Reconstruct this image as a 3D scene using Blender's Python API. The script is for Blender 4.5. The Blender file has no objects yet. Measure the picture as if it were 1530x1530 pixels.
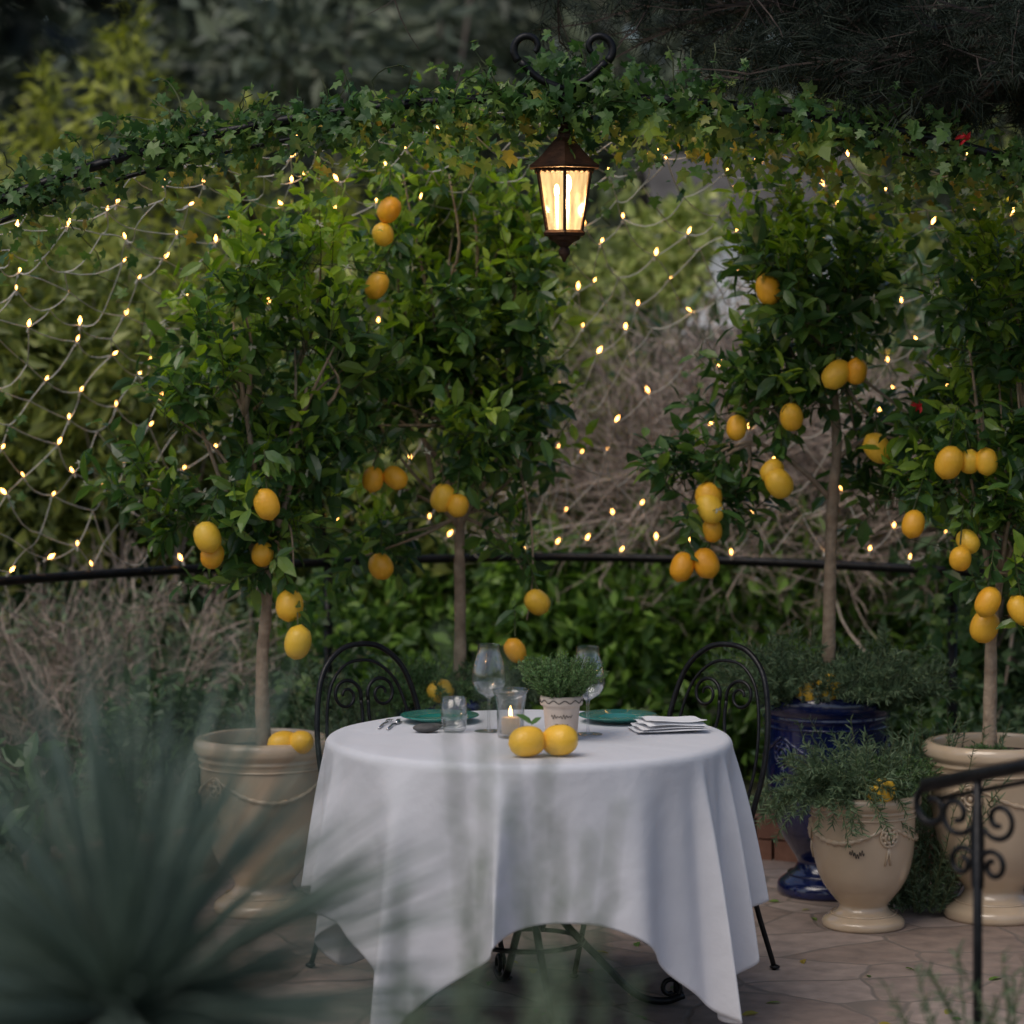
import bpy, math, time
import numpy as np
from mathutils import Vector, Matrix
T0=time.time()
rng=np.random.default_rng(11)
sc=bpy.context.scene
A=np.array
# ------------------------------------------------------------ materials
def newmat(name):
    m=bpy.data.materials.new(name); m.use_nodes=True
    nt=m.node_tree; nt.nodes.clear()
    o=nt.nodes.new('ShaderNodeOutputMaterial')
    return m,nt,o
def N(nt,t,**kw):
    n=nt.nodes.new(t)
    for k,v in kw.items(): setattr(n,k,v)
    return n
def c4(c): return (c[0],c[1],c[2],1)
def ramp(nt,stops):
    r=nt.nodes.new('ShaderNodeValToRGB'); e=r.color_ramp.elements
    while len(e)<len(stops): e.new(0.5)
    for i,(p,c) in enumerate(stops): e[i].position=p; e[i].color=c4(c)
    return r
def leafmat(name,cols,rough=.42,trans=.3,spec=.45,k=1.0):
    m,nt,o=newmat(name)
    cols=[tuple(min(.8,q*k) for q in c) for c in cols]
    g=N(nt,'ShaderNodeNewGeometry')
    n_=len(cols); r=ramp(nt,[(i/(n_-1) if n_>1 else 0,c) for i,c in enumerate(cols)])
    nt.links.new(g.outputs['Random Per Island'],r.inputs[0])
    p=N(nt,'ShaderNodeBsdfPrincipled'); p.inputs['Roughness'].default_value=rough
    p.inputs['Specular IOR Level'].default_value=spec
    nt.links.new(r.outputs[0],p.inputs['Base Color'])
    if trans<=0: nt.links.new(p.outputs[0],o.inputs[0]); return m
    t=N(nt,'ShaderNodeBsdfTranslucent')
    hs=N(nt,'ShaderNodeHueSaturation'); hs.inputs['Value'].default_value=1.6; hs.inputs['Saturation'].default_value=1.12
    nt.links.new(r.outputs[0],hs.inputs['Color']); nt.links.new(hs.outputs[0],t.inputs[0])
    mx=N(nt,'ShaderNodeMixShader'); mx.inputs[0].default_value=trans
    nt.links.new(p.outputs[0],mx.inputs[1]); nt.links.new(t.outputs[0],mx.inputs[2]); nt.links.new(mx.outputs[0],o.inputs[0])
    return m
def noisemat(name,c1,c2,scale=8,rough=.6,bump=.2,metal=0,spec=.5,coat=0,detail=6,bscale=None,bdist=.01,trans=0):
    m,nt,o=newmat(name)
    tc=N(nt,'ShaderNodeTexCoord'); n=N(nt,'ShaderNodeTexNoise'); n.inputs['Scale'].default_value=scale; n.inputs['Detail'].default_value=detail
    nt.links.new(tc.outputs['Object'],n.inputs['Vector'])
    r=ramp(nt,[(.3,c1),(.7,c2)]); nt.links.new(n.outputs[0],r.inputs[0])
    p=N(nt,'ShaderNodeBsdfPrincipled'); nt.links.new(r.outputs[0],p.inputs['Base Color'])
    p.inputs['Roughness'].default_value=rough; p.inputs['Metallic'].default_value=metal
    p.inputs['Specular IOR Level'].default_value=spec; p.inputs['Coat Weight'].default_value=coat
    n2=N(nt,'ShaderNodeTexNoise'); n2.inputs['Scale'].default_value=bscale or scale*3
    nt.links.new(tc.outputs['Object'],n2.inputs['Vector'])
    b=N(nt,'ShaderNodeBump'); b.inputs['Strength'].default_value=bump; b.inputs['Distance'].default_value=bdist
    nt.links.new(n2.outputs[0],b.inputs['Height']); nt.links.new(b.outputs[0],p.inputs['Normal'])
    if trans:
        t=N(nt,'ShaderNodeBsdfTranslucent'); nt.links.new(r.outputs[0],t.inputs[0])
        mx=N(nt,'ShaderNodeMixShader'); mx.inputs[0].default_value=trans
        nt.links.new(p.outputs[0],mx.inputs[1]); nt.links.new(t.outputs[0],mx.inputs[2]); nt.links.new(mx.outputs[0],o.inputs[0])
    else: nt.links.new(p.outputs[0],o.inputs[0])
    return m
def emit(name,c,s):
    m,nt,o=newmat(name); e=N(nt,'ShaderNodeEmission'); e.inputs[0].default_value=c4(c); e.inputs[1].default_value=s
    nt.links.new(e.outputs[0],o.inputs[0]); return m
M={}
M['citrus']=leafmat('citrus_leaf',[(.012,.032,.010),(.022,.052,.014),(.040,.083,.018),(.08,.128,.022)],k=2.4,rough=.33,spec=.65)
M['fresh']=leafmat('citrus_fresh_leaf',[(.10,.17,.02),(.16,.24,.03),(.22,.30,.04)],trans=.4,k=1.75)
M['ivy']=leafmat('ivy_leaf',[(.015,.04,.012),(.03,.07,.018),(.05,.10,.025),(.09,.14,.035)],k=1.7)
M['ivyl']=leafmat('ivy_lit_leaf',[(.05,.10,.02),(.08,.14,.03),(.13,.18,.04),(.24,.17,.03)],trans=.4,k=1.7)  # paler, warmer ivy: the lantern's light is put into the leaf colour
M['hedge']=leafmat('hedge_leaf',[(.02,.045,.01),(.04,.08,.016),(.07,.125,.02),(.1,.165,.03)],k=2.2)
M['yellowgreen']=leafmat('yellowgreen_leaf',[(.08,.095,.015),(.14,.15,.022),(.21,.22,.035)],k=2.3)
M['mid']=leafmat('midgreen_leaf',[(.04,.052,.015),(.08,.095,.024),(.13,.14,.034)],k=2.8)
M['pale']=leafmat('pale_leaf',[(.16,.2,.05),(.24,.28,.08),(.4,.4,.16)],k=1.6)
M['dark']=leafmat('dark_leaf',[(.022,.028,.020),(.035,.044,.029),(.06,.07,.042)],trans=.15,k=2.9)  # far tree leaves, tone lifted to put haze into the colour
M['darkbush']=leafmat('darkbush_leaf',[(.012,.028,.011),(.025,.046,.020),(.04,.07,.026)],trans=.2,k=2.5)
M['pine']=leafmat('pine_needle',[(.006,.010,.007),(.012,.018,.012),(.02,.028,.018)],trans=0,rough=.6,k=1.5,spec=.2)
M['herb']=leafmat('herb_needle',[(.03,.055,.028),(.06,.095,.048),(.09,.125,.065)],trans=.2,rough=.55,k=1.8)
M['thyme']=leafmat('thyme_leaf',[(.04,.09,.03),(.08,.15,.05),(.12,.19,.07)],trans=.25,rough=.5,k=1.5)
M['lav']=leafmat('lavender_leaf',[(.10,.14,.10),(.16,.2,.14),(.2,.25,.17)],trans=.2,rough=.6,k=1.35)
M['yucca']=leafmat('yucca_blade',[(.035,.050,.040),(.055,.075,.060),(.08,.105,.085)],trans=.1,rough=.6,k=2.6)
M['twig']=leafmat('dry_twig',[(.09,.07,.06),(.16,.13,.11),(.24,.2,.17)],trans=0,rough=.8,k=2.3,spec=.2)
M['stem']=leafmat('green_stem',[(.05,.07,.02),(.09,.10,.04)],trans=0,rough=.7)
M['flower']=leafmat('citrus_blossom',[(.5,.5,.42),(.6,.6,.5)],trans=.3)
M['bark']=noisemat('lemon_bark',(.24,.17,.115),(.46,.35,.25),scale=25,rough=.8,bump=.5)
M['pinebark']=noisemat('pine_bark',(.03,.022,.018),(.07,.05,.04),scale=10,rough=.9,bump=.6)
M['iron']=noisemat('black_iron',(.008,.008,.009),(.02,.02,.022),scale=30,rough=.38,bump=.15,metal=.6)
M['bronze']=noisemat('lantern_rust',(.03,.014,.008),(.075,.032,.016),scale=30,rough=.45,bump=.2,metal=.5)
M['cream']=noisemat('cream_glaze',(.52,.39,.26),(.62,.49,.35),scale=5,rough=.15,bump=.14,coat=.7,bscale=22,bdist=.007)
M['blue']=noisemat('cobalt_glaze',(.003,.006,.035),(.008,.016,.095),scale=6,rough=.1,bump=.15,coat=.8,bscale=18,bdist=.008)
M['soil']=noisemat('soil',(.02,.013,.009),(.05,.035,.025),scale=40,rough=.95,bump=1)
M['lemon']=noisemat('lemon_skin',(.90,.40,.02),(.95,.56,.05),scale=5,rough=.38,bump=.4,bscale=110,bdist=.003)
M['lemony']=noisemat('lemon_skin_yellow',(.88,.48,.035),(.92,.60,.06),scale=5,rough=.36,bump=.4,bscale=110,bdist=.003)
M['plate']=noisemat('teal_glaze',(.01,.13,.11),(.02,.20,.16),scale=12,rough=.2,bump=.05,coat=.3)
M['stone']=noisemat('pebble',(.05,.05,.05),(.11,.105,.1),scale=30,rough=.7,bump=.3)
M['wax']=noisemat('candle_wax',(.75,.68,.55),(.8,.73,.6),scale=5,rough=.5,bump=.05,trans=.4)
M['tpot']=noisemat('table_pot',(.56,.44,.36),(.66,.56,.47),scale=14,rough=.6,bump=.2)
M['steel']=noisemat('cutlery_steel',(.5,.5,.5),(.6,.6,.6),scale=5,rough=.18,bump=.02,metal=1)
M['wire']=noisemat('pale_lit_cable',(.56,.54,.48),(.7,.67,.6),scale=5,rough=.3,bump=0,trans=.3)  # pale plastic cable, colour brightened for the bulbs' glow on it
M['red']=noisemat('red_petal',(.5,.01,.02),(.6,.02,.03),scale=5,rough=.5,bump=0,trans=.3)
M['napkin']=noisemat('napkin_linen',(.76,.76,.78),(.82,.82,.84),scale=20,rough=.9,bump=.2,bscale=300,bdist=.001)
M['ink']=noisemat('pot_ink',(.04,.035,.03),(.07,.06,.05),scale=20,rough=.8,bump=0)
M['wall']=noisemat('white_render_wall',(.80,.80,.80),(.86,.86,.86),scale=3,rough=.9,bump=.3)
M['tile']=noisemat('grey_roof_tile',(.06,.055,.05),(.13,.12,.11),scale=6,rough=.8,bump=.5)
M['brick']=noisemat('edging_brick',(.16,.07,.045),(.30,.15,.10),scale=9,rough=.85,bump=.5)
M['dglass']=noisemat('window_glass',(.02,.025,.03),(.04,.045,.05),scale=3,rough=.1,bump=0)
M['bulb']=emit('fairy_light_glow',(1,.45,.11),14); M['bulb'].cycles.emission_sampling='NONE'
M['filament']=emit('lantern_bulb_glow',(1,.64,.26),40)
M['flame']=emit('flame_glow',(1,.5,.14),14)
# cloth
m,nt,o=newmat('white_linen'); M['linen']=m
tc=N(nt,'ShaderNodeTexCoord'); p=N(nt,'ShaderNodeBsdfPrincipled'); p.inputs['Base Color'].default_value=(.67,.675,.715,1); p.inputs['Roughness'].default_value=.9
p.inputs['Sheen Weight'].default_value=.05
n1=N(nt,'ShaderNodeTexNoise'); n1.inputs['Scale'].default_value=7; n1.inputs['Detail'].default_value=6
n2=N(nt,'ShaderNodeTexNoise'); n2.inputs['Scale'].default_value=350
nt.links.new(tc.outputs['Object'],n1.inputs[0]); nt.links.new(tc.outputs['Object'],n2.inputs[0])
b1=N(nt,'ShaderNodeBump'); b1.inputs['Strength'].default_value=.6; b1.inputs['Distance'].default_value=.016
b2=N(nt,'ShaderNodeBump'); b2.inputs['Strength'].default_value=.25; b2.inputs['Distance'].default_value=.001
nt.links.new(n1.outputs[0],b1.inputs['Height']); nt.links.new(n2.outputs[0],b2.inputs['Height']); nt.links.new(b1.outputs[0],b2.inputs['Normal']); nt.links.new(b2.outputs[0],p.inputs['Normal'])
t=N(nt,'ShaderNodeBsdfTranslucent'); t.inputs[0].default_value=(.75,.75,.78,1)
mx=N(nt,'ShaderNodeMixShader'); mx.inputs[0].default_value=.06
nt.links.new(p.outputs[0],mx.inputs[1]); nt.links.new(t.outputs[0],mx.inputs[2]); nt.links.new(mx.outputs[0],o.inputs[0])
# glass (thin)
m,nt,o=newmat('clear_glass'); M['glass']=m
gl=N(nt,'ShaderNodeBsdfGlossy'); gl.inputs['Roughness'].default_value=.03; tr=N(nt,'ShaderNodeBsdfTransparent'); tr.inputs[0].default_value=(.96,.97,.98,1)
lw=N(nt,'ShaderNodeLayerWeight'); lw.inputs[0].default_value=.30
mr=N(nt,'ShaderNodeMapRange'); mr.inputs[3].default_value=.05; mr.inputs[4].default_value=.9
mx=N(nt,'ShaderNodeMixShader'); nt.links.new(lw.outputs['Facing'],mr.inputs[0]); nt.links.new(mr.outputs[0],mx.inputs[0])
nt.links.new(tr.outputs[0],mx.inputs[1]); nt.links.new(gl.outputs[0],mx.inputs[2]); nt.links.new(mx.outputs[0],o.inputs[0])
# lantern glass
m,nt,o=newmat('rippled_lantern_glass'); M['lglass']=m
tc=N(nt,'ShaderNodeTexCoord'); wv=N(nt,'ShaderNodeTexNoise'); wv.inputs['Scale'].default_value=60
mp=N(nt,'ShaderNodeMapping'); mp.inputs['Scale'].default_value=(1,1,.15)
nt.links.new(tc.outputs['Object'],mp.inputs[0]); nt.links.new(mp.outputs[0],wv.inputs[0])
e=N(nt,'ShaderNodeEmission'); e.inputs[0].default_value=(1,.66,.30,1)
mr=N(nt,'ShaderNodeMapRange'); mr.inputs[1].default_value=.3; mr.inputs[2].default_value=.7; mr.inputs[3].default_value=.8; mr.inputs[4].default_value=2.1
nt.links.new(wv.outputs[0],mr.inputs[0]); nt.links.new(mr.outputs[0],e.inputs[1])
tr=N(nt,'ShaderNodeBsdfTransparent'); tr.inputs[0].default_value=(1,.9,.7,1)
gl=N(nt,'ShaderNodeBsdfGlossy'); gl.inputs['Roughness'].default_value=.15
mx=N(nt,'ShaderNodeMixShader'); mx.inputs[0].default_value=.55; mx2=N(nt,'ShaderNodeMixShader'); mx2.inputs[0].default_value=.06
nt.links.new(tr.outputs[0],mx.inputs[1]); nt.links.new(e.outputs[0],mx.inputs[2]); nt.links.new(mx.outputs[0],mx2.inputs[1]); nt.links.new(gl.outputs[0],mx2.inputs[2]); nt.links.new(mx2.outputs[0],o.inputs[0])
# flagstones
m,nt,o=newmat('flagstone_paving'); M['flag']=m
tc=N(nt,'ShaderNodeTexCoord')
ns=N(nt,'ShaderNodeTexNoise'); ns.inputs['Scale'].default_value=3; nt.links.new(tc.outputs['Object'],ns.inputs[0])
ad=N(nt,'ShaderNodeMixRGB'); ad.inputs[0].default_value=.09; nt.links.new(tc.outputs['Object'],ad.inputs[1]); nt.links.new(ns.outputs['Color'],ad.inputs[2])
v1=N(nt,'ShaderNodeTexVoronoi',feature='DISTANCE_TO_EDGE'); v1.inputs['Scale'].default_value=3.1; nt.links.new(ad.outputs[0],v1.inputs[0])
v2=N(nt,'ShaderNodeTexVoronoi'); v2.inputs['Scale'].default_value=3.1; nt.links.new(ad.outputs[0],v2.inputs[0])
r2=ramp(nt,[(0,(.27,.205,.17)),(.5,(.32,.25,.215)),(1,(.38,.305,.265))]); sp=N(nt,'ShaderNodeSeparateColor'); nt.links.new(v2.outputs['Color'],sp.inputs[0]); nt.links.new(sp.outputs[0],r2.inputs[0])
n3=N(nt,'ShaderNodeTexNoise'); n3.inputs['Scale'].default_value=14; n3.inputs['Detail'].default_value=8; nt.links.new(tc.outputs['Object'],n3.inputs[0])
r3=ramp(nt,[(.3,(.68,.68,.68)),(.7,(1.12,1.1,1.08))]); nt.links.new(n3.outputs[0],r3.inputs[0])
mu=N(nt,'ShaderNodeMixRGB',blend_type='MULTIPLY'); mu.inputs[0].default_value=1; nt.links.new(r2.outputs[0],mu.inputs[1]); nt.links.new(r3.outputs[0],mu.inputs[2])
jm=ramp(nt,[(.008,(0,0,0)),(.026,(1,1,1))]); nt.links.new(v1.outputs['Distance'],jm.inputs[0])
mj=N(nt,'ShaderNodeMixRGB'); mj.inputs[1].default_value=(.19,.155,.13,1); nt.links.new(jm.outputs[0],mj.inputs[0]); nt.links.new(mu.outputs[0],mj.inputs[2])
p=N(nt,'ShaderNodeBsdfPrincipled'); p.inputs['Roughness'].default_value=.75; nt.links.new(mj.outputs[0],p.inputs['Base Color'])
b=N(nt,'ShaderNodeBump'); b.inputs['Strength'].default_value=.45; b.inputs['Distance'].default_value=.006; 
am=N(nt,'ShaderNodeMath',operation='ADD'); nt.links.new(jm.outputs[0],am.inputs[0]); nt.links.new(n3.outputs[0],am.inputs[1]); nt.links.new(am.outputs[0],b.inputs['Height'])
nt.links.new(b.outputs[0],p.inputs['Normal']); nt.links.new(p.outputs[0],o.inputs[0])
M['earth']=noisemat('garden_earth',(.02,.03,.01),(.06,.06,.025),scale=3,rough=.95,bump=.8,bdist=.05)
# ------------------------------------------------------------ mesh tools
def obj(name,chunks,mats,parent=None,smooth=False):
    Vs=[];L=[];C=[];MI=[];off=0
    for ch in chunks:
        V,l,c=ch[:3]; mi=ch[3] if len(ch)>3 else 0
        Vs.append(V); L.append(l+off); C.append(c); MI.append(np.full(len(c),mi,dtype=np.int32)); off+=len(V)
    V=np.concatenate(Vs).astype(np.float32); L=np.concatenate(L).astype(np.int32); C=np.concatenate(C).astype(np.int32); MI=np.concatenate(MI)
    me=bpy.data.meshes.new(name)
    me.vertices.add(len(V)); me.vertices.foreach_set('co',V.ravel())
    me.loops.add(len(L)); me.loops.foreach_set('vertex_index',L)
    me.polygons.add(len(C)); st=np.concatenate([[0],np.cumsum(C)[:-1]]).astype(np.int32)
    me.polygons.foreach_set('loop_start',st); me.polygons.foreach_set('loop_total',C)
    for k in mats: me.materials.append(M[k])
    me.polygons.foreach_set('material_index',MI)
    me.polygons.foreach_set('use_smooth',np.full(len(C),bool(smooth)))
    me.update(calc_edges=True)
    ob=bpy.data.objects.new(name,me); sc.collection.objects.link(ob)
    if parent: 
        ob.parent=parent
        if parent.get('w'): ob.matrix_parent_inverse=Matrix.Translation(parent.location).inverted()
    return ob
def grp(name,loc=(0,0,0),rotz=0,world=True):
    e=bpy.data.objects.new(name,None); e.empty_display_size=.1; e.location=loc; e.rotation_euler=(0,0,rotz); sc.collection.objects.link(e)
    if world: e['w']=1
    return e
def tmpl(v,f):
    return (A(v,float),np.concatenate([A(q) for q in f]),A([len(q) for q in f]))
def nrm(v): return v/np.maximum(np.linalg.norm(v,axis=-1,keepdims=True),1e-9)
def frames(d,n):
    d=nrm(d); x=np.cross(d,n); bad=np.linalg.norm(x,axis=1)<1e-4; x[bad]=np.cross(d[bad],A([.3,.5,.8])); x=nrm(x); n2=np.cross(x,d)
    return np.stack([x,d,n2],axis=2)
def inst(T,P,R,S,mi=0):
    tv,tl,tcn=T; n=len(P)
    if n==0: return (np.zeros((0,3)),np.zeros(0,int),np.zeros(0,int),mi)
    S=np.asarray(S,float)
    if S.ndim==1: S=np.repeat(S[:,None],3,1)
    R=R*S[:,None,:]
    V=np.einsum('nij,kj->nki',R,tv)+P[:,None,:]
    l=(tl[None,:]+(np.arange(n)*len(tv))[:,None]).ravel()
    return (V.reshape(-1,3),l,np.tile(tcn,n),mi)
def sticks(a,b,r,mi=0,taper=.6,k=4):
    a=np.asarray(a,float); b=np.asarray(b,float); d=b-a; ln=np.linalg.norm(d,axis=1)
    v=[];f=[]
    for j,(yy,rr) in enumerate([(0,1),(1,taper)]):
        for i in range(k):
            an=2*math.pi*i/k; v.append((rr*math.cos(an),yy,rr*math.sin(an)))
    for i in range(k): f.append((i,(i+1)%k,k+(i+1)%k,k+i))
    r=np.broadcast_to(r,ln.shape)
    return inst(tmpl(v,f),a,frames(d,np.tile(A([.11,.23,.96]),(len(a),1))),np.stack([r,ln,r],1),mi)
def tube(P,r,k=8,mi=0,closed=False):
    P=np.asarray(P,float); n=len(P); r=np.broadcast_to(r,(n,)).astype(float)
    t=np.gradient(P,axis=0) if not closed else (np.roll(P,-1,0)-np.roll(P,1,0)); t=nrm(t)
    u=np.cross(t[0],A([.12,.31,.94])); u/=np.linalg.norm(u)
    V=[]
    for i in range(n):
        u=u-t[i]*np.dot(u,t[i]); u/=np.linalg.norm(u); w=np.cross(t[i],u)
        for j in range(k):
            a=2*math.pi*j/k; V.append(P[i]+r[i]*(math.cos(a)*u+math.sin(a)*w))
    F=[]
    m=n if closed else n-1
    for i in range(m):
        i2=(i+1)%n
        for j in range(k): F.append((i*k+j,i*k+(j+1)%k,i2*k+(j+1)%k,i2*k+j))
    if not closed: F.append(tuple(range(k))[::-1]); F.append(tuple((n-1)*k+j for j in range(k)))
    return tmpl(V,F)+(mi,)
def smooth_path(P,n=24):
    P=np.asarray(P,float); m=len(P); Q=np.vstack([2*P[0]-P[1],P,2*P[-1]-P[-2]]); out=[]
    for t in np.linspace(0,m-1,n):
        i=min(int(t),m-2); s=t-i; a,b,c,d=Q[i],Q[i+1],Q[i+2],Q[i+3]
        out.append(.5*((2*b)+(c-a)*s+(2*a-5*b+4*c-d)*s*s+(3*b-a-3*c+d)*s**3))
    return A(out)
def lathe(prof,c,k=48,mi=0,cap=False):
    V=[];F=[]
    for r,z in prof:
        for j in range(k):
            a=2*math.pi*j/k; V.append((c[0]+r*math.cos(a),c[1]+r*math.sin(a),c[2]+z))
    for i in range(len(prof)-1):
        for j in range(k): F.append((i*k+j,i*k+(j+1)%k,(i+1)*k+(j+1)%k,(i+1)*k+j))
    if cap: F.append(tuple(range(k))[::-1]); F.append(tuple((len(prof)-1)*k+j for j in range(k)))
    return tmpl(V,F)+(mi,)
def ell(c,r,k=16,m=10,mi=0):
    V=[];F=[]
    for i in range(1,m):
        th=math.pi*i/m
        for j in range(k): V.append((math.sin(th)*math.cos(2*math.pi*j/k),math.sin(th)*math.sin(2*math.pi*j/k),math.cos(th)))
    for i in range(m-2):
        for j in range(k): F.append((i*k+j,(i+1)*k+j,(i+1)*k+(j+1)%k,i*k+(j+1)%k))
    V.append((0,0,1));V.append((0,0,-1)); a=len(V)-2
    for j in range(k): F.append((a,j,(j+1)%k)); F.append((a+1,(m-2)*k+(j+1)%k,(m-2)*k+j))
    V=A(V)*A(r)+A(c); t=tmpl(V,F); return t+(mi,)
def spiral(c,e1,e2,r0,r1,turns,a0=0,n=28):
    c=A(c,float);e1=A(e1,float);e2=A(e2,float); out=[]
    for s in np.linspace(0,1,n):
        r=r0+(r1-r0)*s; a=a0+turns*2*math.pi*s; out.append(c+r*(math.cos(a)*e1+math.sin(a)*e2))
    return A(out)
def box(lo,hi,mi=0):
    x0,y0,z0=lo;x1,y1,z1=hi
    return tmpl([(x0,y0,z0),(x1,y0,z0),(x1,y1,z0),(x0,y1,z0),(x0,y0,z1),(x1,y0,z1),(x1,y1,z1),(x0,y1,z1)],[(0,3,2,1),(4,5,6,7),(0,1,5,4),(1,2,6,5),(2,3,7,6),(3,0,4,7)])+(mi,)
LEAF=tmpl([(0,0,0),(-.2,.3,.05),(0,.3,0),(.2,.3,.05),(-.19,.65,.03),(0,.65,-.03),(.19,.65,.03),(0,1,-.12)],
 [(0,2,1),(0,3,2),(1,2,5,4),(2,3,6,5),(4,5,7),(5,6,7)])
LEAF2=tmpl([(0,0,0),(-.22,.45,.05),(.22,.45,.05),(0,1,-.1)],[(0,2,3,1)])
SLIM=tmpl([(0,0,0),(-.1,.35,.02),(.1,.35,.02),(0,1,-.15)],[(0,2,1),(1,2,3)])
IVY=tmpl([(0,.35,.03),(0,0,0),(-.18,-.08,-.02),(-.42,.05,-.05),(-.28,.25,0),(-.55,.5,-.06),(-.22,.55,0),(0,1,-.1),(.22,.55,0),(.55,.5,-.06),(.28,.25,0),(.42,.05,-.05),(.18,-.08,-.02)],
 [(0,i,i+1) for i in range(1,12)]+[(0,12,1)])
NEED=tmpl([(-.05,0,0),(.05,0,0),(.035,.7,.03),(0,1,0),(-.035,.7,.03)],[(0,1,2,3,4)])
def rnd(n): return nrm(rng.normal(size=(n,3)))
def rand_blob(c,r,n,p=.45):
    d=rnd(n); s=rng.random(n)**p
    return A(c)+d*A(r)*s[:,None],d
# ------------------------------------------------------------ ground
k=96
def disc(cx,cy,r,z): 
    return tmpl([(cx+r*math.cos(2*math.pi*i/k),cy+r*math.sin(2*math.pi*i/k),z) for i in range(k)],[tuple(range(k))])
obj('ground',[tmpl([(-300,-100,0),(300,-100,0),(300,500,0),(-300,500,0)],[(0,1,2,3)])],['earth'])
obj('patio',[disc(.15,8.3,2.9,.004)],['flag'])
n=70; P=np.stack([rng.uniform(-.4,1.9,n),rng.uniform(7.6,10.2,n),np.full(n,.008)],1); a=rng.random(n)*6.28
obj('fallen_leaves',[inst(LEAF,P,frames(np.stack([np.cos(a),np.sin(a),np.zeros(n)],1),A([[0,0,1.]])+rng.normal(size=(n,3))*.2),.03+.03*rng.random(n))],['ivyl'])
ch=[]
for a in np.linspace(.12,math.pi-.12,44):
    c=A([.15+2.0*math.cos(a),8.5+2.0*math.sin(a),0]); e1=A([-math.sin(a),math.cos(a),0]); e2=A([math.cos(a),math.sin(a),0])
    for lay in range(2):
        off=.06*lay*1.1; hh=.062+.01*rng.random(); z0=.004+.075*lay; b_=box((-.062,-.05,0),(.058,.05,hh))
        V=b_[0]; V2=c+e1*off+V[:,:1]*e1+V[:,1:2]*e2+A([0,0,1])*V[:,2:3]+A([0,0,z0]); ch.append((V2,b_[1],b_[2],0))
obj('brick_edging',ch,['brick'])
# ------------------------------------------------------------ citrus trees
def lemon_chunk(p,s=.04,mi=0,tilt=None):
    k=16;m=14
    prof=[]; el=1.18+.18*rng.random()
    for i in range(m+1):
        t=i/m; z=-el+2*el*t; x=z/el
        r=math.sqrt(max(0,1-abs(x)**2.2)); 
        if x>.80: r=max(r*.72,.0)+.06*(1-x)/.18
        prof.append((max(r,.02),z))
    ch=lathe(prof,(0,0,0),k,mi,cap=True); V=ch[0]*s*(1+rng.normal(size=(1,3))*.03)
    d=A([rng.normal()*.5,rng.normal()*.3,-1 if rng.random()<.7 else 1]) if tilt is None else A(tilt,float)
    R=frames(nrm(d[None,:]),A([[.9,.3,.2]]))[0]; R=R[:,[2,0,1]]
    return (V@R.T+A(p),ch[1],ch[2],mi)
def leaves_on_twigs(P,D,L,n,size,T,mi=0,up=.6,droop=.15,avoid=None):
    nt_=len(P); t=np.tile((np.arange(n)+.6)/n,(nt_,1)); 
    pos=P[:,None,:]+D[:,None,:]*(L[:,None]*t)[:,:,None]
    side=nrm(np.cross(D,rnd(nt_))); s2=np.cross(D,side)
    ang=(np.arange(n)*2.4)[None,:]+rng.random((nt_,1))*6.28
    sd=np.cos(ang)[:,:,None]*side[:,None,:]+np.sin(ang)[:,:,None]*s2[:,None,:]
    ld=nrm(D[:,None,:]*.55+sd*.9+rng.normal(size=(nt_,n,3))*.2+A([0,0,-droop]))
    nn=A([0,0,up])+rng.normal(size=(nt_,n,3))*.45+D[:,None,:]*.2
    pos=pos.reshape(-1,3); ld=ld.reshape(-1,3); nn=nn.reshape(-1,3)
    sz=size*(.55+.7*rng.random(len(pos)))
    if avoid is not None:
        mid=pos+ld*sz[:,None]*.5; keep=np.ones(len(pos),bool)
        for q in avoid:
            dd=mid-q; keep&=~((np.hypot(dd[:,0],dd[:,2])<.048)&(dd[:,1]<.06)&(dd[:,1]>-.3)&(rng.random(len(pos))<.93))
        pos=pos[keep];ld=ld[keep];nn=nn[keep];sz=sz[keep]
    return inst(T,pos,frames(ld,nn),sz,mi)
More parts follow.
